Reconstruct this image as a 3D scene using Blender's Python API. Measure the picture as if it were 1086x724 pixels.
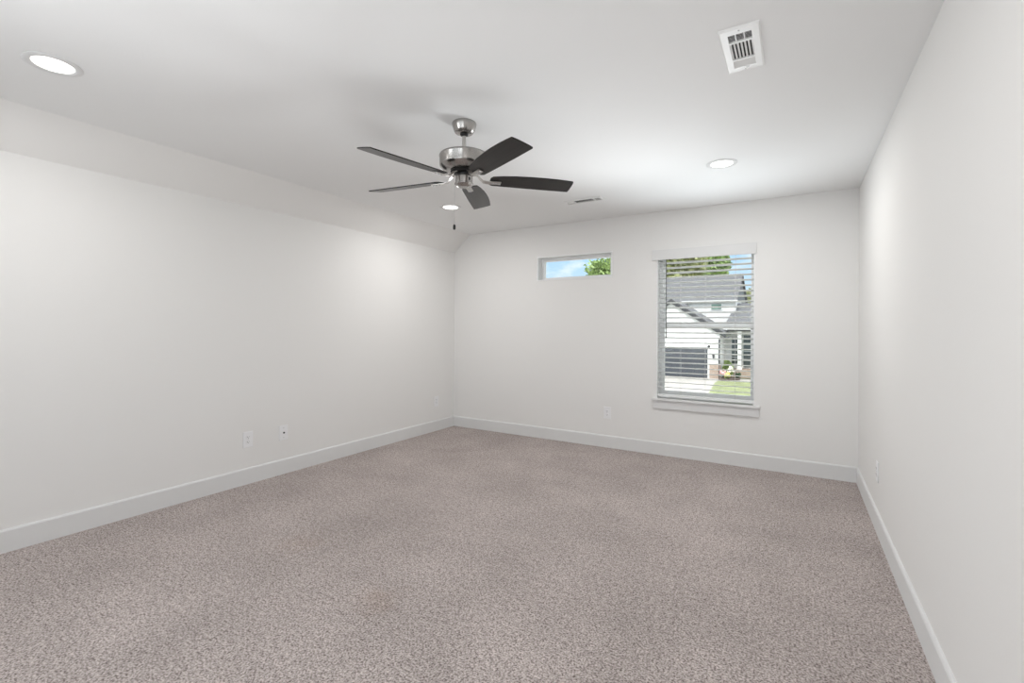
import bpy, bmesh, math, random
from mathutils import Vector, Matrix, noise

S = bpy.context.scene
C = S.collection
for o in list(bpy.data.objects):
    bpy.data.objects.remove(o)

# ------------------------------------------------------------------ camera
W, D, H = 4.22, 4.80, 2.44          # room width, depth, ceiling height
CAM = (3.7675, 0.0, 1.2654)
yaw, pitch, roll, fpx = 0.5429, 0.0015, 0.0052, 497.2


def unrot(x, y, z):
    c, s = math.cos(roll), math.sin(roll); x, z = x*c - z*s, x*s + z*c
    c, s = math.cos(pitch), math.sin(pitch); y, z = y*c - z*s, y*s + z*c
    c, s = math.cos(yaw), math.sin(yaw)
    return Vector((x*c - y*s, x*s + y*c, z))


cd = bpy.data.cameras.new('camera')
cam = bpy.data.objects.new('camera', cd); C.objects.link(cam)
R_, U_, F_ = unrot(1, 0, 0), unrot(0, 0, 1), unrot(0, 1, 0)
M = Matrix((R_, U_, -F_)).transposed().to_4x4(); M.translation = CAM
cam.matrix_world = M
cd.sensor_width = 36; cd.lens = fpx/1086*36; cd.shift_y = -15.25/1086
cd.clip_start = 0.02; cd.clip_end = 500
S.camera = cam

# ------------------------------------------------------------------ view, world, lights
S.view_settings.view_transform = 'Standard'
S.view_settings.look = 'None'
S.view_settings.gamma = 1
S.view_settings.use_curve_mapping = False
S.view_settings.exposure = 0.07

wd = bpy.data.worlds.new('sky'); S.world = wd; wd.use_nodes = True
nt = wd.node_tree; nt.nodes.clear()


def N(tree, t, **kw):
    n = tree.nodes.new(t)
    for k, v in kw.items():
        if k.startswith('i_'):
            n.inputs[k[2:].replace('_', ' ')].default_value = v
        else:
            setattr(n, k, v)
    return n


tc = N(nt, 'ShaderNodeTexCoord')
sep = N(nt, 'ShaderNodeSeparateXYZ'); nt.links.new(tc.outputs['Generated'], sep.inputs[0])
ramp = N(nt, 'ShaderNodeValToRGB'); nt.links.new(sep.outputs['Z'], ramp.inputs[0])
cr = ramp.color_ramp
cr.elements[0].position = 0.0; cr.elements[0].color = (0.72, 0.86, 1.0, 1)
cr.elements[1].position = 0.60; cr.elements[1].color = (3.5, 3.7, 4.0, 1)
e = cr.elements.new(0.14); e.color = (0.48, 0.72, 1.0, 1)
e = cr.elements.new(0.30); e.color = (0.55, 0.76, 1.05, 1)
mp = N(nt, 'ShaderNodeMapping'); mp.inputs['Scale'].default_value = (7, 7, 16)
mp.inputs['Location'].default_value = (1.3, 0.4, 0.6)
nt.links.new(tc.outputs['Generated'], mp.inputs[0])
nz = N(nt, 'ShaderNodeTexNoise'); nz.inputs['Scale'].default_value = 1.0; nz.inputs['Detail'].default_value = 6
nt.links.new(mp.outputs[0], nz.inputs['Vector'])
cl = N(nt, 'ShaderNodeValToRGB'); nt.links.new(nz.outputs[0], cl.inputs[0])
cl.color_ramp.elements[0].position = 0.43; cl.color_ramp.elements[0].color = (0, 0, 0, 1)
cl.color_ramp.elements[1].position = 0.57; cl.color_ramp.elements[1].color = (1, 1, 1, 1)
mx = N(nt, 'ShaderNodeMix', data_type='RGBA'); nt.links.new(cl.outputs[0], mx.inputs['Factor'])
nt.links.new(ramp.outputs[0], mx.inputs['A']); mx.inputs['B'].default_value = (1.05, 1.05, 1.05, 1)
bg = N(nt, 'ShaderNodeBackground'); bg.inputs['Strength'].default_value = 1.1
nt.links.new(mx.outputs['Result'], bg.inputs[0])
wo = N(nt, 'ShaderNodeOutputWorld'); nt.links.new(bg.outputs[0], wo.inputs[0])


def light(name, kind, loc, d, energy, color=(1, 1, 1), size=None, spread=None):
    l = bpy.data.lights.new(name, kind); o = bpy.data.objects.new(name, l); C.objects.link(o)
    o.location = loc; o.rotation_euler = Vector(d).to_track_quat('-Z', 'Y').to_euler()
    l.energy = energy; l.color = color
    if kind == 'AREA':
        l.shape = 'RECTANGLE'; l.size, l.size_y = size
        if spread:
            l.spread = math.radians(spread)
    return o


sun = light('sun', 'SUN', (0, -10, 30), (0.30, 1.0, -1.75), 2.6, (1, 0.95, 0.88)); sun.data.angle = 0.009
# lamps added inside the far window, imitating daylight thrown up off drive and slats
light('window_daylight_fill', 'AREA', (3.02, 4.56, 1.10), (-0.22, -0.84, 0.50), 4.0, (0.93, 0.97, 1), (0.8, 0.4), 60)
light('window_slat_fill', 'AREA', (3.02, 4.54, 0.95), (0.12, -0.44, 0.88), 3.3, (0.88, 0.96, 1), (0.8, 0.3), 78)
# unseen fill lamps added behind the camera, in front of the made-up window
light('front_wide_fill', 'AREA', (2.1, -0.93, 1.35), (0, 1, 0.12), 6, (0.97, 0.985, 1), (3.6, 1.5))
light('front_upward_fill', 'AREA', (2.1, -0.93, 1.35), (0, 1, 0.35), 0.8, (1, 1, 1), (3.6, 1.5), 60)
light('front_side_fill', 'AREA', (0.9, -0.90, 1.35), (1, 0.65, 0.3), 14, (0.97, 0.985, 1), (1.2, 1.4), 100)
light('front_cross_fill', 'AREA', (3.2, -0.90, 1.25), (-0.8, 0.6, 0.45), 4.5, (0.97, 0.985, 1), (1.0, 1.2), 90)
DOWNLIGHT_W = {'near': 7.5, 'far': 10.8}


# ------------------------------------------------------------------ materials
def mat(name, col, rough=0.5, metal=0.0, spec=0.5, bump=None, var=None, emit=None, aniso=0):
    m = bpy.data.materials.new(name); m.use_nodes = True
    t = m.node_tree; b = t.nodes['Principled BSDF']
    b.inputs['Base Color'].default_value = (*col, 1)
    b.inputs['Roughness'].default_value = rough
    b.inputs['Metallic'].default_value = metal
    b.inputs['Specular IOR Level'].default_value = spec
    if aniso:
        b.inputs['Anisotropic'].default_value = aniso; b.inputs['Anisotropic Rotation'].default_value = 0.25
        tg = N(t, 'ShaderNodeTangent', direction_type='RADIAL', axis='Z'); t.links.new(tg.outputs[0], b.inputs['Tangent'])
    tcn = N(t, 'ShaderNodeTexCoord')
    if var:   # (scale, amount): slow tone variation of the material itself
        n = N(t, 'ShaderNodeTexNoise'); n.inputs['Scale'].default_value = var[0]; n.inputs['Detail'].default_value = 4
        t.links.new(tcn.outputs['Object'], n.inputs['Vector'])
        r = N(t, 'ShaderNodeMapRange'); r.inputs[1].default_value = 0.3; r.inputs[2].default_value = 0.7
        r.inputs[3].default_value = 1-var[1]; r.inputs[4].default_value = 1+var[1]
        t.links.new(n.outputs[0], r.inputs[0])
        h = N(t, 'ShaderNodeVectorMath', operation='SCALE'); h.inputs[0].default_value = col
        t.links.new(r.outputs[0], h.inputs['Scale']); t.links.new(h.outputs[0], b.inputs['Base Color'])
    if bump:  # (scale, strength, distance)
        n = N(t, 'ShaderNodeTexNoise'); n.inputs['Scale'].default_value = bump[0]; n.inputs['Detail'].default_value = 3
        t.links.new(tcn.outputs['Object'], n.inputs['Vector'])
        bp = N(t, 'ShaderNodeBump'); bp.inputs['Strength'].default_value = bump[1]; bp.inputs['Distance'].default_value = bump[2]
        t.links.new(n.outputs[0], bp.inputs['Height']); t.links.new(bp.outputs[0], b.inputs['Normal'])
    if emit:
        b.inputs['Emission Color'].default_value = (*emit[0], 1); b.inputs['Emission Strength'].default_value = emit[1]
    return m


wall_m = mat('wall_paint', (0.85, 0.842, 0.828), 0.75, spec=0.25, bump=(140, 0.12, 0.002))
slope_m = mat('slope_paint', (0.89, 0.88, 0.865), 0.85, spec=0.15, bump=(140, 0.12, 0.002))
ceil_m = mat('ceiling_paint', (0.89, 0.89, 0.887), 0.9, spec=0.1, bump=(120, 0.15, 0.002))
trim_m = mat('white_trim_paint', (0.77, 0.77, 0.767), 0.6, spec=0.25, bump=(30, 0.02, 0.001))
vinyl_m = mat('white_vinyl', (0.88, 0.89, 0.89), 0.35, var=(5, 0.01))
slat_m = mat('white_blind_slat', (0.84, 0.85, 0.845), 0.4, var=(8, 0.01))
wand_m = mat('grey_plastic_wand', (0.05, 0.05, 0.055), 0.35, var=(30, 0.05))
cord_m = mat('white_cord', (0.7, 0.7, 0.68), 0.8, var=(90, 0.05))
plastic_m = mat('white_plastic', (0.89, 0.89, 0.90), 0.4, var=(30, 0.01))
slot_m = mat('dark_slot', (0.02, 0.02, 0.02), 0.6, var=(50, 0.05))
ventm = mat('white_enamel', (0.86, 0.86, 0.85), 0.4, var=(15, 0.01))
ductm = mat('duct_shade', (0.015, 0.015, 0.017), 0.8, var=(20, 0.1))
screwm = mat('zinc_screw', (0.5, 0.5, 0.5), 0.35, 1.0, var=(80, 0.05))
nickel = mat('brushed_nickel', (0.40, 0.385, 0.37), 0.25, 1.0, var=(12, 0.04), aniso=0.55)
nickel2 = mat('satin_nickel', (0.54, 0.52, 0.50), 0.38, 1.0, var=(12, 0.04))
blackm = mat('black_rubber', (0.012, 0.012, 0.012), 0.5, var=(40, 0.05))
lens_m = mat('lamp_diffuser', (0.9, 0.9, 0.88), 0.5, emit=((1, 0.97, 0.93), 3.0))


def blade_material():
    m = bpy.data.materials.new('espresso_blade'); m.use_nodes = True
    t = m.node_tree; b = t.nodes['Principled BSDF']
    tcn = N(t, 'ShaderNodeTexCoord'); mpn = N(t, 'ShaderNodeMapping'); mpn.inputs['Scale'].default_value = (4, 90, 90)
    n = N(t, 'ShaderNodeTexNoise'); n.inputs['Scale'].default_value = 1; n.inputs['Detail'].default_value = 5
    t.links.new(tcn.outputs['Object'], mpn.inputs[0]); t.links.new(mpn.outputs[0], n.inputs['Vector'])
    r = N(t, 'ShaderNodeValToRGB'); t.links.new(n.outputs[0], r.inputs[0])
    r.color_ramp.elements[0].position = 0.35; r.color_ramp.elements[0].color = (0.009, 0.008, 0.0075, 1)
    r.color_ramp.elements[1].position = 0.7; r.color_ramp.elements[1].color = (0.022, 0.019, 0.017, 1)
    t.links.new(r.outputs[0], b.inputs['Base Color'])
    b.inputs['Roughness'].default_value = 0.30; b.inputs['Specular IOR Level'].default_value = 0.32
    return m


def carpet_material():
    m = bpy.data.materials.new('carpet_pile'); m.use_nodes = True
    t = m.node_tree; b = t.nodes['Principled BSDF']; L = t.links.new
    tcn = N(t, 'ShaderNodeTexCoord')

    def tex(scale, detail=2, rough=0.5):
        n = N(t, 'ShaderNodeTexNoise'); n.inputs['Scale'].default_value = scale; n.inputs['Detail'].default_value = detail
        n.inputs['Roughness'].default_value = rough
        L(tcn.outputs['Object'], n.inputs['Vector']); return n
    tuft = N(t, 'ShaderNodeTexVoronoi'); tuft.inputs['Scale'].default_value = 150
    L(tcn.outputs['Object'], tuft.inputs['Vector'])
    fleck = tex(125, 3, 0.65)
    coarse = tex(42, 2, 0.5)
    fm = N(t, 'ShaderNodeMath', operation='MULTIPLY_ADD'); fm.inputs[1].default_value = 0.24
    L(coarse.outputs[0], fm.inputs[0]); L(fleck.outputs[0], fm.inputs[2])
    fs = N(t, 'ShaderNodeMath', operation='SUBTRACT'); fs.inputs[1].default_value = 0.12; L(fm.outputs[0], fs.inputs[0])
    r = N(t, 'ShaderNodeValToRGB'); L(fs.outputs[0], r.inputs[0])
    e0, e1 = r.color_ramp.elements
    e0.position = 0.34; e0.color = (0.155, 0.124, 0.115, 1)
    e1.position = 0.66; e1.color = (0.67, 0.60, 0.575, 1)
    em = r.color_ramp.elements.new(0.5); em.color = (0.43, 0.378, 0.358, 1)
    # footprints and brushing: slow patches of pile lying one way or the other
    patch = tex(1.7, 6, 0.65); pr = N(t, 'ShaderNodeMapRange')
    pr.inputs[1].default_value = 0.3; pr.inputs[2].default_value = 0.7; pr.inputs[3].default_value = 0.86; pr.inputs[4].default_value = 1.12
    L(patch.outputs[0], pr.inputs[0])
    sc = N(t, 'ShaderNodeVectorMath', operation='SCALE'); L(r.outputs[0], sc.inputs[0]); L(pr.outputs[0], sc.inputs['Scale'])
    last = sc.outputs[0]
    # two brownish stains with a shape of their own
    for (sx, sy, rad, amt) in ((1.29, 1.72, 0.20, 0.18), (2.11, 1.55, 0.16, 0.25)):
        d = N(t, 'ShaderNodeVectorMath', operation='DISTANCE'); d.inputs[1].default_value = (sx, sy, 0)
        L(tcn.outputs['Object'], d.inputs[0])
        wob = tex(9, 3); ad = N(t, 'ShaderNodeMath', operation='MULTIPLY_ADD')
        ad.inputs[1].default_value = 0.3; L(wob.outputs[0], ad.inputs[0]); L(d.outputs['Value'], ad.inputs[2])
        mr = N(t, 'ShaderNodeMapRange'); mr.interpolation_type = 'SMOOTHSTEP'
        mr.inputs[1].default_value = 0.15+rad; mr.inputs[2].default_value = 0.15; mr.inputs[3].default_value = 0; mr.inputs[4].default_value = amt
        L(ad.outputs[0], mr.inputs[0])
        mm = N(t, 'ShaderNodeMix', data_type='RGBA', blend_type='MULTIPLY'); L(mr.outputs[0], mm.inputs['Factor'])
        L(last, mm.inputs['A']); mm.inputs['B'].default_value = (0.85, 0.70, 0.56, 1); last = mm.outputs['Result']
    L(last, b.inputs['Base Color'])
    b.inputs['Roughness'].default_value = 1.0; b.inputs['Specular IOR Level'].default_value = 0.0
    bp = N(t, 'ShaderNodeBump'); bp.inputs['Strength'].default_value = 0.3; bp.inputs['Distance'].default_value = 0.004
    L(fleck.outputs[0], bp.inputs['Height'])
    bp2 = N(t, 'ShaderNodeBump'); bp2.inputs['Strength'].default_value = 0.2; bp2.inputs['Distance'].default_value = 0.005
    L(tuft.outputs['Distance'], bp2.inputs['Height']); L(bp.outputs[0], bp2.inputs['Normal'])
    L(bp2.outputs[0], b.inputs['Normal'])
    return m


def glass_material():
    m = bpy.data.materials.new('clear_pane'); m.use_nodes = True
    t = m.node_tree; t.nodes.clear()
    tr = N(t, 'ShaderNodeBsdfTransparent'); tr.inputs[0].default_value = (0.97, 0.985, 0.98, 1)
    gl = N(t, 'ShaderNodeBsdfGlossy'); gl.inputs['Roughness'].default_value = 0.02
    fr = N(t, 'ShaderNodeFresnel'); fr.inputs[0].default_value = 1.3
    mxs = N(t, 'ShaderNodeMixShader'); o = N(t, 'ShaderNodeOutputMaterial')
    t.links.new(fr.outputs[0], mxs.inputs[0]); t.links.new(tr.outputs[0], mxs.inputs[1]); t.links.new(gl.outputs[0], mxs.inputs[2])
    t.links.new(mxs.outputs[0], o.inputs[0])
    return m


def striped(name, c1, c2, axis, period, frac, rough=0.7):
    """boards or shingle courses: a thin line every `period` metres along an object axis"""
    m = bpy.data.materials.new(name); m.use_nodes = True
    t = m.node_tree; b = t.nodes['Principled BSDF']; L = t.links.new
    tcn = N(t, 'ShaderNodeTexCoord'); sp = N(t, 'ShaderNodeSeparateXYZ'); L(tcn.outputs['Object'], sp.inputs[0])
    dv = N(t, 'ShaderNodeMath', operation='DIVIDE'); dv.inputs[1].default_value = period; L(sp.outputs[axis], dv.inputs[0])
    fc = N(t, 'ShaderNodeMath', operation='FRACT'); L(dv.outputs[0], fc.inputs[0])
    lt = N(t, 'ShaderNodeMath', operation='LESS_THAN'); lt.inputs[1].default_value = frac; L(fc.outputs[0], lt.inputs[0])
    n = N(t, 'ShaderNodeTexNoise'); n.inputs['Scale'].default_value = 3; n.inputs['Detail'].default_value = 5
    L(tcn.outputs['Object'], n.inputs['Vector'])
    r = N(t, 'ShaderNodeMapRange'); r.inputs[3].default_value = 0.88; r.inputs[4].default_value = 1.12; L(n.outputs[0], r.inputs[0])
    mm = N(t, 'ShaderNodeMix', data_type='RGBA'); L(lt.outputs[0], mm.inputs['Factor'])
    mm.inputs['A'].default_value = (*c1, 1); mm.inputs['B'].default_value = (*c2, 1)
    s = N(t, 'ShaderNodeVectorMath', operation='SCALE'); L(mm.outputs['Result'], s.inputs[0]); L(r.outputs[0], s.inputs['Scale'])
    L(s.outputs[0], b.inputs['Base Color']); b.inputs['Roughness'].default_value = rough
    return m


def brick_material():
    m = bpy.data.materials.new('brown_brick'); m.use_nodes = True
    t = m.node_tree; b = t.nodes['Principled BSDF']
    tcn = N(t, 'ShaderNodeTexCoord'); mpn = N(t, 'ShaderNodeMapping'); mpn.inputs['Rotation'].default_value = (math.pi/2, 0, 0)
    k = N(t, 'ShaderNodeTexBrick'); k.inputs['Scale'].default_value = 4
    k.inputs['Color1'].default_value = (0.36, 0.25, 0.19, 1); k.inputs['Color2'].default_value = (0.46, 0.35, 0.28, 1)
    k.inputs['Mortar'].default_value = (0.55, 0.5, 0.45, 1)
    t.links.new(tcn.outputs['Object'], mpn.inputs[0]); t.links.new(mpn.outputs[0], k.inputs['Vector'])
    t.links.new(k.outputs[0], b.inputs['Base Color']); b.inputs['Roughness'].default_value = 0.85
    return m


blade_m = blade_material(); carpet_m = carpet_material(); glass_m = glass_material(); brick_m = brick_material()
siding_m = striped('white_siding', (0.80, 0.80, 0.79), (0.60, 0.60, 0.60), 'Z', 0.2, 0.06)
shingle_m = striped('grey_shingles', (0.125, 0.125, 0.13), (0.10, 0.10, 0.104), 'Z', 0.14, 0.2, 0.9)
garage_m = striped('charcoal_garage_door', (0.075, 0.083, 0.097), (0.04, 0.044, 0.05), 'Z', 0.53, 0.05, 0.5)
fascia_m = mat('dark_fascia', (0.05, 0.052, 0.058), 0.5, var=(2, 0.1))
hwhite_m = mat('house_white_trim', (0.82, 0.82, 0.81), 0.6, var=(2, 0.02))
hglass_m = mat('house_window_glass', (0.05, 0.075, 0.075), 0.08, spec=0.6, var=(1.5, 0.3))
greenglass_m = mat('green_window_glass', (0.13, 0.25, 0.20), 0.12, var=(2, 0.3))  # green set as the pane's base colour
concrete_m = mat('pale_concrete', (0.40, 0.375, 0.345), 0.9, var=(1.2, 0.06), bump=(20, 0.2, 0.01))
grass_m = mat('lawn_grass', (0.225, 0.25, 0.12), 0.9, var=(1.8, 0.22), bump=(30, 0.6, 0.03))
mulch_m = mat('dark_mulch', (0.13, 0.10, 0.085), 1.0, var=(9, 0.3), bump=(25, 0.7, 0.03))
bark_m = mat('tree_bark', (0.17, 0.13, 0.10), 0.9, var=(5, 0.2), bump=(12, 0.6, 0.04))


def leaf_mat(name, col):
    m = mat(name, col, 0.6, var=(1.1, 0.4)); b = m.node_tree.nodes['Principled BSDF']
    return m


leaf_y = leaf_mat('yellow_green_oak_leaves', (0.40, 0.42, 0.19))  # yellow-green leaf colour
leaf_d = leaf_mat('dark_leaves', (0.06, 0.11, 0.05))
leaf_g = leaf_mat('fresh_green_leaves', (0.30, 0.41, 0.14))
pet_pink = mat('pink_petals', (0.78, 0.45, 0.45), 0.6, var=(12, 0.1))
pet_white = mat('cream_petals', (0.85, 0.78, 0.68), 0.6, var=(12, 0.05))
pet_yel = mat('yellow_petals', (0.80, 0.68, 0.22), 0.6, var=(12, 0.1))


# ------------------------------------------------------------------ mesh helpers
class MB:
    def __init__(s):
        s.bm = bmesh.new()

    def poly(s, vs):
        return s.bm.faces.new([s.bm.verts.new(v) for v in vs])

    def hexa(s, p):   # 8 corners: bottom ring 0-3, top ring 4-7
        v = [s.bm.verts.new(q) for q in p]
        for f in ((3, 2, 1, 0), (4, 5, 6, 7), (0, 1, 5, 4), (1, 2, 6, 5), (2, 3, 7, 6), (3, 0, 4, 7)):
            s.bm.faces.new([v[i] for i in f])
        return v

    def box(s, x0, x1, y0, y1, z0, z1, mtx=None):
        p = [Vector(q) for q in ((x0, y0, z0), (x1, y0, z0), (x1, y1, z0), (x0, y1, z0),
                                 (x0, y0, z1), (x1, y0, z1), (x1, y1, z1), (x0, y1, z1))]
        if mtx:
            p = [mtx @ q for q in p]
        s.hexa(p); return s

    def prism(s, pts, a, b, axis='y', mtx=None):
        """outline pts (two coordinates) extruded from a to b along axis"""
        def mk(p, t):
            q = {'y': (p[0], t, p[1]), 'x': (t, p[0], p[1]), 'z': (p[0], p[1], t)}[axis]
            q = Vector(q)
            return mtx @ q if mtx else q
        A = [s.bm.verts.new(mk(p, a)) for p in pts]; B = [s.bm.verts.new(mk(p, b)) for p in pts]
        n = len(pts); s.bm.faces.new(A); s.bm.faces.new(B[::-1])
        for i in range(n):
            s.bm.faces.new((A[i], B[i], B[(i+1) % n], A[(i+1) % n]))
        return s

    def lathe(s, prof, seg=48, c=(0, 0, 0)):
        rings = []
        for r, z in prof:
            if r < 1e-6:
                rings.append([s.bm.verts.new((c[0], c[1], c[2]+z))])
            else:
                rings.append([s.bm.verts.new((c[0]+r*math.cos(2*math.pi*i/seg), c[1]+r*math.sin(2*math.pi*i/seg), c[2]+z)) for i in range(seg)])
        for a, b in zip(rings, rings[1:]):
            for i in range(seg):
                j = (i+1) % seg
                f = [a[i % len(a)], a[j % len(a)], b[j % len(b)], b[i % len(b)]]
                u = []
                for q in f:
                    if q not in u:
                        u.append(q)
                if len(u) > 2:
                    s.bm.faces.new(u)
        return s

    def tube(s, pts, r, seg=8):
        pts = [Vector(p) for p in pts]; rings = []
        for i, p in enumerate(pts):
            d = (pts[min(i+1, len(pts)-1)]-pts[max(i-1, 0)]).normalized()
            a = d.cross(Vector((0, 0, 1)) if abs(d.z) < .9 else Vector((1, 0, 0))).normalized(); b = d.cross(a)
            rr = r[i] if isinstance(r, (list, tuple)) else r
            rings.append([s.bm.verts.new(p+a*rr*math.cos(2*math.pi*k/seg)+b*rr*math.sin(2*math.pi*k/seg)) for k in range(seg)])
        for A, B in zip(rings, rings[1:]):
            for k in range(seg):
                s.bm.faces.new((A[k], A[(k+1) % seg], B[(k+1) % seg], B[k]))
        s.bm.faces.new(rings[0][::-1]); s.bm.faces.new(rings[-1])
        return s

    def ball(s, c, r, seg=10, rings=6):
        prof = [(r*math.sin(math.pi*i/rings), -r*math.cos(math.pi*i/rings)) for i in range(rings+1)]
        prof[0] = (0, -r); prof[-1] = (0, r)
        return s.lathe(prof, seg, c)

    def build(s, name, m, parent=None, bevel=0, smooth=False, loc=None, rot=None):
        bmesh.ops.recalc_face_normals(s.bm, faces=s.bm.faces)
        me = bpy.data.meshes.new(name); s.bm.to_mesh(me); s.bm.free()
        me.materials.append(m)
        if smooth:
            for f in me.polygons:
                f.use_smooth = True
            me.set_sharp_from_angle(angle=math.radians(38))
        o = bpy.data.objects.new(name, me); C.objects.link(o)
        if parent:
            o.parent = parent
        if loc:
            o.location = loc
        if rot:
            o.rotation_euler = rot
        if bevel:
            md = o.modifiers.new('bevel', 'BEVEL'); md.width = bevel; md.segments = 2; md.limit_method = 'ANGLE'
        return o


def tag(o, label=None, cat=None, group=None, kind=None):
    for k, v in (('label', label), ('category', cat), ('group', group), ('kind', kind)):
        if v:
            o[k] = v
    return o


def thing(name, label, cat, loc=(0, 0, 0), rz=0, group=None, kind=None):
    o = bpy.data.objects.new(name, None); C.objects.link(o); o.empty_display_size = 0.1
    o.location = loc; o.rotation_euler = (0, 0, rz)
    return tag(o, label, cat, group, kind)


def dup(root, loc, rz=None, label=None):
    r = root.copy(); C.objects.link(r); r.location = loc
    if rz is not None:
        r.rotation_euler = (0, 0, rz)
    if label:
        r['label'] = label
    for ch in list(root.children):
        c = ch.copy(); C.objects.link(c); c.parent = r
        for g in list(ch.children):
            d = g.copy(); C.objects.link(d); d.parent = c
    return r


def struct(o, label=None, cat=None):
    return tag(o, label, cat, kind='structure')


# ------------------------------------------------------------------ room shell
Y0 = -1.0                      # wall behind the camera
ZS, XS = 2.233, 0.242          # sloped strip: knee height on the left wall, where it meets the ceiling
T = 0.15
struct(MB().box(-T, W+T, Y0-T, D+T, -0.12, 0).build('floor', carpet_m),
       'mottled beige brown carpet covering the whole floor', 'carpet')
struct(MB().box(XS, W+T, Y0-T, D+T, H, H+0.12).build('ceiling', ceil_m),
       'flat white ceiling with fan, vents and recessed lights', 'ceiling')
struct(MB().prism([(0, ZS), (XS, H), (XS, H+0.12), (-T, H+0.12), (-T, ZS)], Y0-T, D+T).build('trim_sloped_ceiling', slope_m),
       'narrow sloped ceiling strip along the top of the left wall', 'ceiling')
struct(MB().box(-T, 0, Y0-T, D+T, 0, ZS).build('wall_left', wall_m), 'long off-white wall on the left', 'wall')
struct(MB().box(W, W+T, Y0-T, D+T, 0, H).build('wall_right', wall_m), 'off-white wall on the right side', 'wall')
# far wall with its two window openings
WX0, WX1, WZ0, WZ1 = 2.575, 3.455, 0.547, 2.030
SX0, SX1, SZ0, SZ1 = 1.210, 2.110, 1.809, 2.083
b = MB()
b.box(0, SX0, D, D+T, 0, H).box(SX0, SX1, D, D+T, 0, SZ0).box(SX0, SX1, D, D+T, SZ1, H)
b.box(SX1, WX0, D, D+T, 0, H).box(WX0, WX1, D, D+T, 0, WZ0).box(WX0, WX1, D, D+T, WZ1, H).box(WX1, W, D, D+T, 0, H)
struct(b.build('wall_back', wall_m), 'far off-white wall holding both windows', 'wall')
b = MB()
FX0, FX1, FZ0, FZ1 = 0.3, 3.9, 0.6, 2.1
b.box(0, FX0, Y0-T, Y0, 0, H).box(FX1, W, Y0-T, Y0, 0, H).box(FX0, FX1, Y0-T, Y0, 0, FZ0).box(FX0, FX1, Y0-T, Y0, FZ1, H)
struct(b.build('wall_front', wall_m), 'wall behind the viewer with an added wide window opening', 'wall')


def baseboard(name, A, B, nrm, label):
    A, B, n = Vector(A), Vector(B), Vector(nrm)
    t, h = 0.014, 0.128
    prof = [(0, 0), (t, 0), (t, h-0.010), (t-0.004, h-0.002), (t-0.007, h), (0, h)]
    b = MB(); a_, b_ = [], []
    for (d, z) in prof:
        a_.append(b.bm.verts.new(A+n*d+Vector((0, 0, z)))); b_.append(b.bm.verts.new(B+n*d+Vector((0, 0, z))))
    b.bm.faces.new(a_); b.bm.faces.new(b_[::-1])
    for i in range(len(prof)):
        j = (i+1) % len(prof); b.bm.faces.new((a_[i], b_[i], b_[j], a_[j]))
    return struct(b.build(name, trim_m), label, 'baseboard')


baseboard('baseboard_left', (0, Y0, 0), (0, D, 0), (1, 0, 0), 'white baseboard along the left wall')
baseboard('baseboard_back', (0.014, D, 0), (W-0.014, D, 0), (0, -1, 0), 'white baseboard along the far wall under the windows')
baseboard('baseboard_right', (W, Y0, 0), (W, D, 0), (-1, 0, 0), 'white baseboard along the right wall')
baseboard('baseboard_front', (0.014, Y0, 0), (W-0.014, Y0, 0), (0, 1, 0), 'white baseboard along the wall behind the viewer')


def ring(b, x0, x1, z0, z1, wl, wr, wb, wt, y0, y1):
    b.box(x0, x0+wl, y0, y1, z0, z1).box(x1-wr, x1, y0, y1, z0, z1)
    b.box(x0+wl, x1-wr, y0, y1, z0, z0+wb).box(x0+wl, x1-wr, y0, y1, z1-wt, z1)
    return b


# ---- window_1: single-hung window with casing head, stool and apron
w1 = thing('window_1', 'tall single-hung window with white frame on the far wall', 'window', (3.015, D, WZ0), kind='structure')


def local(o, root):
    o.location = Vector(o.location)-Vector(root.location); return o


def wpart(b, name, m, root, bevel=0, smooth=False):
    return local(b.build(name, m, root, bevel, smooth), root)


b = MB(); b.box(WX0, WX0+0.009, D-0.004, D+0.085, 0.567, WZ1).box(WX1-0.009, WX1, D-0.004, D+0.085, 0.567, WZ1).box(WX0+0.009, WX1-0.009, D, D+0.085, WZ1-0.006, WZ1)
wpart(b, 'jamb_liner', vinyl_m, w1)
wpart(ring(MB(), WX0, WX1, 0.567, WZ1, 0.040, 0.026, 0.042, 0.030, D+0.085, D+0.14), 'window_frame', vinyl_m, w1, 0.003)
b = MB(); ring(b, WX0+0.040, WX1-0.026, 1.270, WZ1-0.030, 0.018, 0.014, 0.045, 0.02, D+0.115, D+0.138)
wpart(b, 'upper_sash', vinyl_m, w1, 0.002)
b = MB(); ring(b, WX0+0.040, WX1-0.026, 0.609, 1.322, 0.018, 0.014, 0.030, 0.05, D+0.088, D+0.113)
wpart(b, 'lower_sash', vinyl_m, w1, 0.002)
wpart(MB().box(WX0+0.05, WX1-0.034, D+0.125, D+0.129, 1.28, WZ1-0.045), 'pane', glass_m, w1)
wpart(MB().box(WX0+0.05, WX1-0.034, D+0.099, D+0.103, 0.632, 1.29), 'pane', glass_m, w1)
b = MB().box(2.532, 3.466, D-0.018, D, 1.952, 2.054)
wpart(b, 'head_casing', trim_m, w1, 0.002)
b = MB().box(2.532, 3.502, D-0.034, D, 0.547, 0.567).box(WX0, WX1, D, D+0.085, 0.547, 0.567)
wpart(b, 'stool', trim_m, w1, 0.002)
wpart(MB().box(2.543, 3.493, D-0.018, D, 0.467, 0.547), 'apron', trim_m, w1, 0.002)

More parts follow.
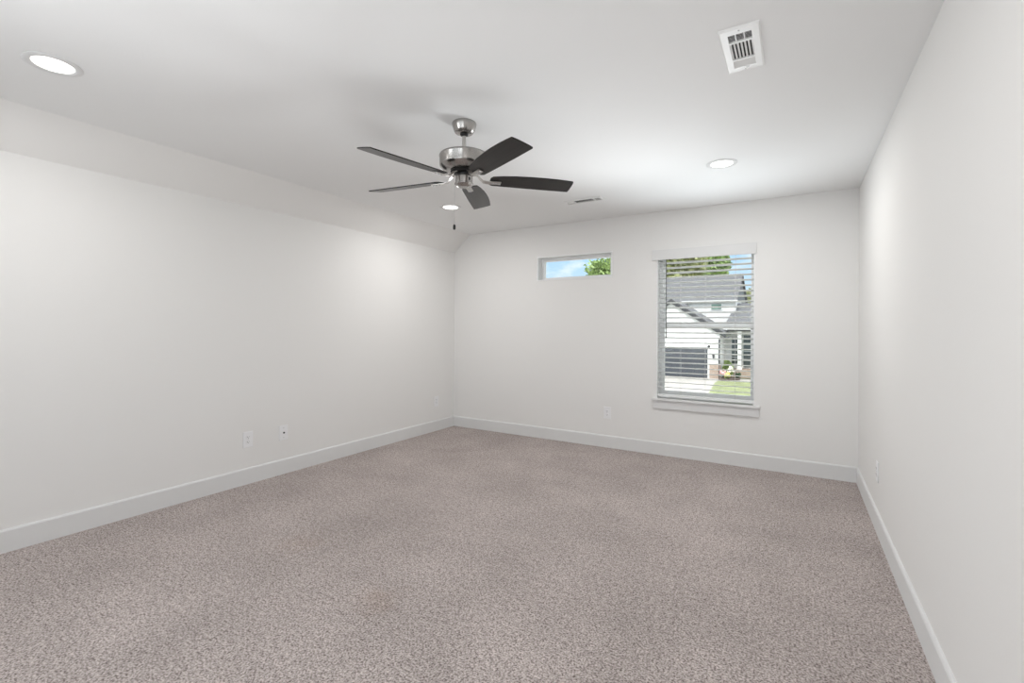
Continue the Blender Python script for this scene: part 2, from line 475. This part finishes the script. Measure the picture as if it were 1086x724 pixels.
# ---- window_2: small fixed transom window
w2 = thing('window_2', 'small wide fixed window high on the far wall', 'window', (1.66, D, SZ0), kind='structure')
b = ring(MB(), SX0, SX1, SZ0, SZ1, 0.011, 0.011, 0.010, 0.011, D-0.007, D+0.08)
wpart(b, 'jamb_liner', vinyl_m, w2)
wpart(ring(MB(), SX0, SX1, SZ0, SZ1, 0.042, 0.042, 0.03, 0.038, D+0.08, D+0.14), 'window_frame', vinyl_m, w2, 0.003)
b = ring(MB(), SX0+0.042, SX1-0.042, SZ0+0.03, SZ1-0.038, 0.010, 0.010, 0.010, 0.010, D+0.09, D+0.13)
wpart(b, 'glazing_bead', vinyl_m, w2)
wpart(MB().box(SX0+0.046, SX1-0.046, D+0.108, D+0.112, SZ0+0.034, SZ1-0.042), 'pane', glass_m, w2)

# ---- added_window: made-up wide window behind the viewer, added to let light in
w3 = thing('added_window', 'wide unseen window added behind the viewer for light', 'window', (2.1, Y0, FZ0), kind='structure')
b = ring(MB(), FX0, FX1, FZ0, FZ1, 0.05, 0.05, 0.05, 0.05, Y0-T, Y0-0.05); b.box(1.47, 1.53, Y0-T, Y0-0.05, FZ0+.05, FZ1-.05).box(2.67, 2.73, Y0-T, Y0-0.05, FZ0+.05, FZ1-.05)
wpart(b, 'window_frame', vinyl_m, w3)
wpart(MB().box(FX0+0.04, FX1-0.04, Y0-0.11, Y0-0.106, FZ0+0.04, FZ1-0.04), 'pane', glass_m, w3)

# ------------------------------------------------------------------ ceiling fan
FC = (2.135, 2.1625)
fan = thing('ceiling_fan', 'brushed nickel ceiling fan with five dark blades and a pull chain', 'ceiling fan', (FC[0], FC[1], H))
z = lambda v: v-H
MB().lathe([(0, 0), (0.068, 0), (0.070, z(2.436)), (0.070, z(2.431)), (0.067, z(2.418)), (0.059, z(2.394)), (0.052, z(2.383)), (0.044, z(2.379)), (0.022, z(2.378)), (0, z(2.378))]).build('canopy', nickel, fan, smooth=True)
MB().lathe([(0.022, z(2.3785)), (0.024, z(2.374)), (0.020, z(2.367)), (0.012, z(2.364))], 24).build('canopy_bushing', blackm, fan, smooth=True)
MB().lathe([(0.0115, z(2.379)), (0.0115, z(2.29)), (0.017, z(2.288)), (0.020, z(2.278)), (0.024, z(2.262)), (0.024, z(2.252))], 24).build('downrod', nickel2, fan, smooth=True)
mo = MB().lathe([(0, z(2.262)), (0.10, z(2.261)), (0.130, z(2.258)), (0.139, z(2.254)), (0.142, z(2.248)), (0.142, z(2.243)), (0.140, z(2.240)), (0.140, z(2.196)), (0.138, z(2.190)), (0.133, z(2.184)), (0.124, z(2.176)), (0.113, z(2.170)), (0.100, z(2.166)), (0.07, z(2.164)), (0, z(2.164))], 72).build('motor_housing', nickel, fan, smooth=True)
MB().lathe([(0.075, z(2.1645)), (0.078, z(2.158)), (0.07, z(2.150)), (0.040, z(2.147)), (0.036, z(2.127)), (0, z(2.127))], 40).build('motor_hub', blackm, fan, smooth=True)
sw = MB().lathe([(0, z(2.134)), (0.044, z(2.134)), (0.049, z(2.131)), (0.050, z(2.126)), (0.050, z(2.095)), (0.053, z(2.093)), (0.053, z(2.086)), (0.048, z(2.081)), (0.036, z(2.076)), (0.031, z(2.074)), (0.028, z(2.071)), (0, z(2.070))], 48).build('switch_housing', nickel, fan, smooth=True)
# reversing switch and the cap screw on the housing, facing the room's right wall
ang = math.radians(-15)
mtx = Matrix.Translation((0.049*math.cos(ang), 0.049*math.sin(ang), z(2.111))) @ Matrix.Rotation(ang, 4, 'Z')
MB().box(-0.004, 0.004, -0.005, 0.005, -0.008, 0.008, mtx).build('reverse_switch', blackm, sw, 0.001)
mtx = Matrix.Translation((0.05*math.cos(ang), 0.05*math.sin(ang), z(2.084))) @ Matrix.Rotation(ang, 4, 'Z')
MB().box(-0.002, 0.010, -0.008, 0.008, -0.008, 0.006, mtx).build('chain_fitting', nickel2, sw, 0.002)

BZ = 2.117; PT = math.radians(-12.5)
edge_n = [(0.150, -0.030), (0.164, -0.050), (0.22, -0.062), (0.30, -0.0715), (0.38, -0.0755), (0.46, -0.0755), (0.54, -0.0715), (0.60, -0.0655), (0.638, -0.0605), (0.6425, -0.058)]
edge_p = [(0.6425, 0.058), (0.638, 0.0605), (0.50, 0.0585), (0.35, 0.0545), (0.22, 0.0495), (0.168, 0.047), (0.150, 0.035)]
out = edge_n+[(0.6455, -0.04), (0.6465, 0.0), (0.6455, 0.04)]+edge_p
blade0 = iron0 = None
pitchM = Matrix.Rotation(PT, 4, 'X')
for k in range(5):
    a = math.radians(43.4+72*k)
    if blade0 is None:
        b = MB().prism([p for p in out], -0.003, 0.003, 'z', pitchM)
        blade0 = b.build('blade', blade_m, fan, 0.0012)
        # forged arm: from under the motor, down and out to a flat bar under the blade
        b = MB(); pts = []
        prof = [(0.060, z(2.150)-z(BZ), 0.0), (0.078, 0.026, 0.1), (0.094, 0.008, 0.5), (0.112, -0.006, 0.9), (0.135, -0.0085, 1.0), (0.216, -0.0085, 1.0)]
        rows = []
        for (r, dz, f) in prof:
            w_ = 0.013+0.003*f; row = []
            for (sy, sz) in ((-1, -1), (1, -1), (1, 1), (-1, 1)):
                v = Vector((0, sy*w_, sz*0.0032))
                v = Matrix.Rotation(PT*f, 4, 'X') @ v
                row.append(b.bm.verts.new((r+v.x, v.y+math.sin(PT)*0, dz+v.z)))
            rows.append(row)
        for A, B in zip(rows, rows[1:]):
            for i in range(4):
                b.bm.faces.new((A[i], A[(i+1) % 4], B[(i+1) % 4], B[i]))
        b.bm.faces.new(rows[0]); b.bm.faces.new(rows[-1][::-1])
        iron0 = b.build('blade_bracket', nickel2, blade0, 0.0015)
        for r in (0.165, 0.187, 0.208):
            MB().lathe([(0, -0.0165), (0.004, -0.0155), (0.005, -0.0125), (0.005, -0.0110)], 12, (r, 0, 0.0)).build('screw', screwm, blade0, smooth=True)
        bl = blade0
    else:
        bl = blade0.copy(); C.objects.link(bl); bl.parent = fan
        for ch in list(blade0.children):
            c = ch.copy(); C.objects.link(c); c.parent = bl
    bl.location = (0, 0, z(BZ)); bl.rotation_euler = (Matrix.Rotation(math.radians(0.5), 3, Vector((0.856, 0.517, 0))) @ Matrix.Rotation(a, 3, 'Z')).to_euler()
# pull chain with its bead links and black fob
cxy = (-0.043, -0.032)
b = MB(); zz = 2.088
while zz > 1.856:
    b.ball((cxy[0], cxy[1], z(zz)), 0.0015, 6, 4); zz -= 0.0042
b.tube([(cxy[0], cxy[1], z(2.09)), (cxy[0], cxy[1], z(1.853))], 0.0011, 5)
chn = b.build('pull_chain', screwm, fan, smooth=True)
MB().lathe([(0, 0.0), (0.004, 0.0), (0.0072, -0.004), (0.0078, -0.024), (0.005, -0.029), (0, -0.0295)], 16, (cxy[0], cxy[1], z(1.856))).build('chain_fob', blackm, chn, smooth=True)


# ------------------------------------------------------------------ recessed lights
def downlight(x, y, label, first=None):
    if first is None:
        t = thing('recessed_light', label, 'recessed light', (x, y, H), 0, 'recessed ceiling lights')
        MB().lathe([(0.102, 0), (0.102, -0.003), (0.098, -0.0055), (0.084, -0.007), (0.074, -0.0045), (0.072, -0.002), (0.072, 0)], 64).build('trim_ring', trim_m, t, smooth=True)
        MB().lathe([(0.0725, -0.0015), (0.070, -0.0035), (0.04, -0.005), (0, -0.0055)], 48).build('diffuser', lens_m, t, smooth=True)
    else:
        t = dup(first, (x, y, H), None, label)
    l = bpy.data.lights.new('recessed_lamp', 'AREA'); l.shape = 'DISK'; l.size = 0.13
    l.energy = DOWNLIGHT_W['far' if y > 2 else 'near']; l.color = (1, 0.985, 0.965)
    lo = bpy.data.objects.new('recessed_lamp', l); C.objects.link(lo); lo.location = (x, y, H-0.008)
    return t


dl = downlight(0.905, 0.735, 'round lit recessed light in the ceiling above the near left wall')
downlight(3.318, 3.62, 'round lit recessed light in the ceiling near the tall window and right wall', dl)
downlight(0.885, 3.605, 'round lit recessed light in the ceiling behind the fan near the far left corner', dl)
downlight(3.318, 0.735, 'round lit recessed light in the ceiling overhead near the viewer', dl)


# ------------------------------------------------------------------ ceiling registers
def register(x, y, rz, label, lx=0.148, ly=0.345, oy=0.132, tilt=-30):
    t = thing('air_vent', label, 'air vent', (x, y, H), rz, 'white ceiling air registers')
    hx, hy = lx/2, ly/2; ox = 0.043      # half opening
    b = MB(); zt, zb = 0, -0.009
    o_ = [(-hx, -hy), (hx, -hy), (hx, hy), (-hx, hy)]; i_ = [(-ox, -oy), (ox, -oy), (ox, oy), (-ox, oy)]
    # stamped face: outer lip at the ceiling rising to a raised flat with a rectangular hole
    L0 = [b.bm.verts.new((p[0], p[1], zt)) for p in o_]
    L1 = [b.bm.verts.new((p[0], p[1], zt-0.003)) for p in o_]
    L2 = [b.bm.verts.new((p[0]*(1-0.006/hx), p[1]*(1-0.006/hy), zb)) for p in o_]
    L3 = [b.bm.verts.new((p[0], p[1], zb)) for p in i_]
    L4 = [b.bm.verts.new((p[0], p[1], zt)) for p in i_]
    for A, B in ((L0, L1), (L1, L2), (L2, L3), (L3, L4)):
        for k in range(4):
            b.bm.faces.new((A[k], A[(k+1) % 4], B[(k+1) % 4], B[k]))
    for yb in (-oy+0.061, oy-0.063):                      # cross bars between the three banks
        b.box(-ox, ox, yb-0.0045, yb+0.0045, zb, zt-0.001)
    b.build('face_plate', ventm, t)
    MB().box(-ox, ox, -oy, oy, -0.0012, -0.0004).build('duct_shade_plate', ductm, t)  # dark sheet at ceiling level standing in for the shade inside the duct
    b = MB()                                        # near bank: thin cross louvres, split in three
    for k in range(7):
        yy = -oy+0.004+k*0.0085
        m_ = Matrix.Translation((0, yy, -0.005)) @ Matrix.Rotation(math.radians(35), 4, 'X')
        b.box(-ox, ox, -0.0030, 0.0030, -0.0005, 0.0005, m_)
    for xx in (-0.0155, 0.0155):
        b.box(xx-0.0016, xx+0.0016, -oy, -oy+0.0565, -0.0070, -0.001)
    b.build('louvres', ventm, t)
    b = MB()                                        # middle bank: long louvres
    for k in range(7):
        xx = -ox+0.004+k*0.0133
        m_ = Matrix.Translation((xx, 0, -0.005)) @ Matrix.Rotation(math.radians(tilt), 4, 'Y')
        b.box(-0.0036, 0.0036, -oy+0.0655, oy-0.0675, -0.0005, 0.0005, m_)
    b.build('louvres', ventm, t)
    b = MB()                                        # far bank: louvres tipped towards the near side
    for k in range(7):
        yy = oy-0.0545+k*0.0085
        m_ = Matrix.Translation((0, yy, -0.005)) @ Matrix.Rotation(math.radians(-32), 4, 'X')
        b.box(-ox, ox, -0.0040, 0.0040, -0.0005, 0.0005, m_)
    b.build('louvres', ventm, t)
    for sy in (-1, 1):
        MB().lathe([(0, -0.0112), (0.0025, -0.0108), (0.0036, -0.0095), (0.0036, -0.0085)], 12, (0, sy*(hy-0.018), 0)).build('screw', screwm, t, smooth=True)
    MB().box(0.004, 0.018, oy+0.001, oy+0.006, -0.018, -0.008).build('damper_lever', ventm, t, 0.001)
    return t


register(3.575, 2.176, 0, 'white rectangular air vent in the ceiling close to the right wall')
register(2.105, 4.02, math.pi/2, 'white rectangular air vent in the ceiling above the small high window', 0.125, 0.36, 0.158, -14)


# ------------------------------------------------------------------ outlets (local: x right, y out of the wall is -y, z up)
def plate_mesh():
    return MB().box(-0.0395, 0.0395, -0.0055, 0, -0.0635, 0.0635)


def outlet(loc, rz, label):
    t = thing('wall_outlet', label, 'outlet', loc, rz, 'white wall outlets')
    plate_mesh().build('cover_plate', plastic_m, t, 0.0025)
    for s_ in (-1, 1):
        c = s_*0.0195
        pts = [(0.017*math.cos(q)*1.0, c+max(-0.0125, min(0.0125, 0.017*math.sin(q)))) for q in [2*math.pi*i/28 for i in range(28)]]
        f = MB().prism(pts, -0.0075, -0.004, 'y').build('receptacle', plastic_m, t)
        b = MB().box(-0.0078, -0.0056, -0.0080, -0.0070, c-0.001, c+0.0075).box(0.0056, 0.0074, -0.0080, -0.0070, c, c+0.0065)
        b.prism([(0.0026*math.cos(q), c-0.0065+0.0026*math.sin(q)) for q in [2*math.pi*i/12 for i in range(12)]], -0.0080, -0.0070, 'y')
        b.build('slots', slot_m, f)
    b = MB().prism([(0.003*math.cos(q), 0.003*math.sin(q)) for q in [2*math.pi*i/12 for i in range(12)]], -0.0066, -0.005, 'y')
    b.build('screw', screwm, t)
    return t


ol = outlet((0, 2.136, 0.356), math.pi/2, 'white duplex outlet low on the left wall nearest the viewer')
dup(ol, (0, 4.449, 0.360), math.pi/2, 'white duplex outlet low on the left wall beside the far corner')
dup(ol, (2.062, D, 0.367), 0, 'white duplex outlet on the far wall left of the tall window')
dup(ol, (W, 3.74, 0.368), -math.pi/2, 'white duplex outlet low on the right wall seen edge on')
cx_ = thing('coax_wall_plate', 'white wall plate with a dark cable jack, on the left wall', 'wall plate', (0, 2.442, 0.354), math.pi/2)
plate_mesh().build('cover_plate', plastic_m, cx_, 0.0025)
b = MB().prism([(0.0085*math.cos(q), 0.0085*math.sin(q)) for q in [2*math.pi*i/6 for i in range(6)]], -0.009, -0.005, 'y')
jk = b.build('cable_jack', screwm, cx_)
MB().prism([(0.0058*math.cos(q), 0.0058*math.sin(q)) for q in [2*math.pi*i/20 for i in range(20)]], -0.017, -0.006, 'y').build('jack_core', slot_m, jk)
for s_ in (-1, 1):
    MB().prism([(0.003*math.cos(q), s_*0.0415+0.003*math.sin(q)) for q in [2*math.pi*i/12 for i in range(12)]], -0.0066, -0.005, 'y').build('screw', screwm, cx_)

# ------------------------------------------------------------------ window blind
blind = thing('window_blind', 'white horizontal slat blind hanging open inside the tall window', 'blind', (3.015, D+0.036, 2.024))
bx0, bx1 = WX0+0.012-3.015, WX1-0.012-3.015
zb = 2.024
MB().box(bx0, bx1, -0.028, 0.028, -0.040, 0).build('head_rail', slat_m, blind, 0.002)
b = MB(); zs_ = []
zz = 1.920; TL = math.radians(-13)
while zz > 0.640:
    zs_.append(zz); zz -= 0.0497
for q in zs_:
    m_ = Matrix.Translation((0, 0, q-zb)) @ Matrix.Rotation(TL, 4, 'X')
    b.box(bx0, bx1, -0.025, 0.025, -0.0014, 0.0014, m_)
b.build('slats', slat_m, blind)
MB().box(bx0, bx1, -0.025, 0.025, 0.583-zb, 0.608-zb).build('bottom_rail', slat_m, blind, 0.002)
for xx in (2.80, 3.029, 3.29):
    b = MB()
    for yy in (-0.0255, 0.0255):
        b.tube([(xx-3.015, yy, -0.03), (xx-3.015, yy, 0.600-zb)], 0.0008, 5)
    b.build('ladder_cord', cord_m, blind)
wn = MB().tube([(2.667-3.015, -0.042, -0.03), (2.671-3.015, -0.042, 1.172-zb)], [0.0036, 0.0045], 8).build('tilt_wand', wand_m, blind, smooth=True)

# ------------------------------------------------------------------ outside: ground
GZ = -2.45


def flat(name, pts, z0, z1, m, label, cat):
    return struct(MB().prism(pts, z0, z1, 'z').build(name, m), label, cat)


flat('ground', [(-80, 8), (80, 8), (80, 140), (-80, 140)], GZ-0.3, GZ-0.05, grass_m, 'grass ground stretching behind the neighbouring house', 'ground')
flat('driveway', [(-14, 10), (3.2, 10), (0.35, 24.6), (-0.4, 28.3), (-0.9, 34.5), (-0.9, 36.6), (8, 36.6), (8, 38.8), (-1.2, 38.8), (-1.2, 37.9), (-14, 37.9)], GZ-0.05, GZ, concrete_m, 'pale concrete driveway and walk in front of the neighbouring house', 'driveway')
flat('lawn', [(3.2, 10), (14, 10), (14, 36.6), (-0.9, 36.6), (-0.9, 34.5), (-0.4, 28.3), (0.35, 24.6)], GZ-0.05, GZ+0.03, grass_m, 'patch of green lawn beside the driveway', 'lawn')

# ------------------------------------------------------------------ the neighbouring house
house = thing('house', 'white sided house with grey shingle roofs and a dark garage door', 'house', (-4.5, 38, GZ))
hp = lambda b, name, m, parent=house, lab=None, **kw: tag(local(b.build(name, m, parent, **kw), house), lab)


def hsub(b, name, m, parent):
    o = b.build(name, m, parent); o.location = -(Vector(house.location)+Vector(parent.location)); return o


# garage block with its gable
gl = [(-8.1, GZ), (-1.0, GZ), (-1.0, 1.05), (-4.55, 3.45), (-8.1, 1.05)]
hp(MB().prism(gl, 38.0, 43.0), 'garage_wall', siding_m)
sl = (3.22-0.82)/3.55


def gable_roof(xp, zp, half, y0, y1, th):
    b = MB(); ze = zp-half*sl
    b.prism([(xp, zp), (xp, zp+th), (xp+half, ze+th), (xp+half, ze)], y0, y1)
    b.prism([(xp, zp), (xp, zp+th), (xp-half, ze+th), (xp-half, ze)], y0, y1)
    return b


hp(gable_roof(-4.55, 3.47, 3.95, 37.88, 43.5, 0.14), 'garage_roof', shingle_m)
hp(gable_roof(-4.55, 3.25, 3.95, 37.84, 37.92, 0.30), 'rake_board', fascia_m, lab='dark grey rake boards edging the gable')
gd = hp(MB().box(-7.26, -1.86, 37.93, 38.02, GZ, -0.15), 'garage_door', garage_m, lab='charcoal sectional garage door')
b = MB()
for i in range(4):
    for j in range(4):
        x0 = -7.18+i*1.33; z0 = GZ+0.08+j*0.575
        b.box(x0, x0+1.2, 37.91, 37.94, z0, z0+0.42)
hsub(b, 'raised_panels', garage_m, gd)
hp(MB().box(-7.42, -7.26, 37.9, 38.05, GZ, 0.0).box(-1.86, -1.72, 37.9, 38.05, GZ, 0.0).box(-7.42, -1.72, 37.9, 38.05, -0.15, 0.0), 'door_trim', hwhite_m)
hp(MB().box(-1.72, -0.98, 37.86, 38.3, GZ, -1.40), 'brick_base', brick_m, lab='brown brick base beside the garage door')
lan = hp(MB().box(-1.50, -1.40, 37.8, 37.95, -0.62, -0.58).prism([(-1.53, -0.62), (-1.37, -0.62), (-1.41, -0.95), (-1.49, -0.95)], 37.78, 37.92), 'wall_lantern', fascia_m, lab='small black wall lantern')
hp(MB().tube([(-0.45, 38.4, 0.66), (-0.55, 37.95, 0.60), (-0.95, 37.9, 0.60), (-1.05, 37.9, 0.45), (-1.05, 37.9, GZ)], 0.055, 8), 'downspout', fascia_m, lab='dark downspout at the garage corner')
# two-storey body and its long roof
hp(MB().box(-13, -0.35, 42.0, 51.5, GZ, 3.62), 'main_wall', siding_m)
b = MB(); zr = 6.25
b.prism([(41.8, 3.46), (41.8, 3.62), (46.7, zr), (52.2, 3.62), (52.2, 3.46), (46.7, zr-0.16)], -13.4, -0.22, 'x')
hp(b, 'main_roof', shingle_m)
hp(MB().box(-13.4, -0.2, 41.74, 41.82, 3.46, 3.62), 'eave_fascia', hwhite_m)
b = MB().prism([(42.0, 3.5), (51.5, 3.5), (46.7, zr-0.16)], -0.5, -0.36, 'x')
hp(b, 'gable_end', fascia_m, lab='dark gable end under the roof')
wn_ = hp(MB().box(-2.24, -1.36, 41.93, 42.02, 2.84, 3.36), 'window', hwhite_m)
hsub(MB().box(-2.18, -1.42, 41.91, 41.94, 2.89, 3.31), 'pane', greenglass_m, wn_)
# entry wing with hipped porch roof, white posts and tall windows
hp(MB().box(-1.0, 7.0, 41.0, 50.0, GZ, 1.30), 'entry_wall', siding_m)
b = MB()
v = [b.bm.verts.new(p) for p in ((-0.95, 39.4, 1.42), (7.4, 39.4, 1.42), (7.4, 49.0, 1.42), (-0.95, 49.0, 1.42), (-0.42, 43.4, 3.42), (6.8, 43.4, 3.42), (6.8, 45.4, 3.42), (-0.42, 45.4, 3.42))]
for f in ((0, 1, 5, 4), (1, 2, 6, 5), (2, 3, 7, 6), (3, 0, 4, 7), (4, 5, 6, 7), (3, 2, 1, 0)):
    b.bm.faces.new([v[i] for i in f])
hp(b, 'porch_roof', shingle_m)
hp(MB().box(-0.98, 7.45, 39.34, 39.42, 1.22, 1.44), 'porch_fascia', hwhite_m)
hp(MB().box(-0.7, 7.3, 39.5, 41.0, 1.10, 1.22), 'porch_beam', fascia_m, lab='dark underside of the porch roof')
for xx in (0.02, 0.98, 3.2):
    hp(MB().box(xx, xx+0.26, 39.6, 39.86, GZ+0.6, 1.2).box(xx-0.04, xx+0.30, 39.56, 39.90, GZ+0.6, GZ+0.8).box(xx-0.04, xx+0.30, 39.56, 39.9, 1.02, 1.1), 'porch_post', hwhite_m)
for (x0, x1, z0, z1) in ((-0.52, -0.04, -1.5, 0.62), (0.32, 0.86, -1.75, 0.80), (1.6, 2.6, -1.9, 0.8)):
    f = hp(MB().box(x0-0.06, x1+0.06, 40.94, 41.02, z0-0.06, z1+0.06), 'window', hwhite_m)
    b = MB(); n_ = 4; dz = (z1-z0)/n_
    for i in range(n_):
        b.box(x0, x1, 40.91, 40.95, z0+i*dz+0.03, z0+(i+1)*dz-0.03)
    hsub(b, 'pane', hglass_m, f)
hp(MB().box(-0.9, 7.2, 39.5, 41.0, GZ, GZ+0.62), 'porch_base', brick_m, lab='brown brick porch base')


# ------------------------------------------------------------------ planting
def foliage(center, rad, n, leaf, seed, lumps=9, hollow=0.55):
    rnd = random.Random(seed); b = MB(); cs = []
    for i in range(lumps):
        u = Vector((rnd.uniform(-1, 1), rnd.uniform(-1, 1), rnd.uniform(-0.8, 1)))
        if u.length > 1:
            u.normalize()
        cs.append((Vector((u.x*rad[0]*.68, u.y*rad[1]*.68, u.z*rad[2]*.68)), rnd.uniform(0.38, 0.58)))
    for i in range(n):
        c, k = rnd.choice(cs)
        d = Vector((rnd.gauss(0, 1), rnd.gauss(0, 1), rnd.gauss(0, 1))).normalized()*(rnd.random()**0.4)
        p = Vector(center)+c+Vector((d.x*rad[0]*k, d.y*rad[1]*k, d.z*rad[2]*k))
        n1 = Vector((rnd.gauss(0, 1), rnd.gauss(0, 1), rnd.gauss(0.6, 1))).normalized()
        a = n1.orthogonal().normalized(); a.rotate(Matrix.Rotation(rnd.uniform(0, 6.28), 3, n1)); e_ = n1.cross(a)
        s_ = leaf*rnd.uniform(0.6, 1.3)
        b.poly([p-a*s_, p-e_*s_*0.5-a*s_*0.1, p+a*s_, p+e_*s_*0.5-a*s_*0.1])
    return b


def tree(loc, rad, hc, n, leaf, m, seed, label, name='tree', lumps=9):
    t = thing(name, label, 'tree', loc, 0, 'trees around the neighbouring house')
    foliage((0, 0, hc), rad, n, leaf, seed, lumps).build('crown', m, t)
    rnd = random.Random(seed+99)
    b = MB().tube([(0, 0, -0.2), (0.1, 0, hc*0.4), (0, 0.1, hc*0.8), (0.1, 0, hc+rad[2]*.4)], [rad[0]*0.07, rad[0]*0.055, rad[0]*0.04, 0.03], 10)
    for i in range(6):
        a = rnd.uniform(0, 6.28); z0 = hc*rnd.uniform(0.5, 0.9)
        b.tube([(0.05, 0.05, z0), (rad[0]*.35*math.cos(a), rad[1]*.35*math.sin(a), z0+rad[2]*.4), (rad[0]*.7*math.cos(a), rad[1]*.7*math.sin(a), hc+rad[2]*rnd.uniform(-.2, .5))], [rad[0]*.03, rad[0]*.02, 0.02], 6)
    b.build('trunk', bark_m, t, smooth=True)
    return t


tree((-9.6, 59, GZ), (4.4, 3.6, 5.0), 10.6, 16000, 0.30, leaf_y, 3, 'big yellow-green tree rising behind the left end of the grey roof', lumps=14)
tree((-6.5, 68, GZ), (3.3, 3.2, 4.6), 10.4, 13000, 0.28, leaf_g, 5, 'mid-green tree behind the middle of the grey roof', lumps=12)
tree((-1.15, 54, GZ), (0.55, 0.6, 3.0), 6.2, 3500, 0.16, leaf_d, 8, 'narrow dark tree in the gap at the right end of the grey roof', lumps=10)
tree((-0.1, 62, GZ), (1.4, 1.4, 1.5), 7.3, 3500, 0.22, leaf_y, 12, 'low pale green tree behind the porch roof on the right', lumps=9)
tree((-6.9, 30, GZ), (1.8, 1.6, 1.55), 6.9, 2600, 0.13, leaf_g, 21, 'bright green leafy tree seen through the small high window', lumps=11)


def shrub(loc, rad, n, leaf, m, seed, label, name='shrub', flowers=None):
    t = thing(name, label, 'plant', loc, 0, 'plants in the porch flower bed')
    foliage((0, 0, rad[2]*0.9), rad, n, leaf, seed, 6).build('foliage', m, t)
    b = MB(); rnd = random.Random(seed)
    for i in range(7):
        a = rnd.uniform(0, 6.28); b.tube([(0, 0, 0), (rad[0]*.5*math.cos(a), rad[1]*.5*math.sin(a), rad[2]*1.3)], [0.015, 0.006], 5)
    b.build('stems', bark_m, t)
    if flowers:
        b = MB()
        for i in range(45):
            a = rnd.uniform(0, 6.28); q = rnd.random()**.5
            c = (rad[0]*q*math.cos(a), rad[1]*q*math.sin(a), rad[2]*(1.0+0.9*(1-q*q))+rnd.uniform(-.05, .08))
            b.ball(c, rnd.uniform(0.045, 0.085), 7, 4)
        b.build('blossoms', flowers, t, smooth=True)
    return t


bed = struct(MB().prism([(-1.0, 37.1), (-0.1, 36.9), (0.35, 37.6), (0.3, 38.9), (-0.9, 38.9)], GZ-0.02, GZ+0.09, 'z').build('flower_bed', mulch_m), 'dark mulch flower bed by the porch', 'flower bed')
G2 = GZ+0.09
shrub((-0.40, 38.5, G2), (0.48, 0.38, 0.78), 1500, 0.09, leaf_g, 31, 'tall green shrub at the back of the porch flower bed')
shrub((-0.76, 37.6, G2), (0.24, 0.24, 0.28), 350, 0.06, leaf_g, 33, 'pink flowering plant at the left of the porch flower bed', 'flowering_plant', pet_pink)
shrub((-0.40, 37.22, G2), (0.18, 0.16, 0.20), 300, 0.06, leaf_g, 35, 'yellow flowering plant at the front of the porch flower bed', 'flowering_plant', pet_yel)
shrub((-0.24, 37.75, G2), (0.22, 0.22, 0.42), 350, 0.06, leaf_g, 37, 'cream flowering plant in the middle of the porch flower bed', 'flowering_plant', pet_white)
shrub((0.20, 38.3, G2), (0.20, 0.24, 0.28), 450, 0.07, leaf_d, 39, 'small dark shrub at the right of the porch flower bed')
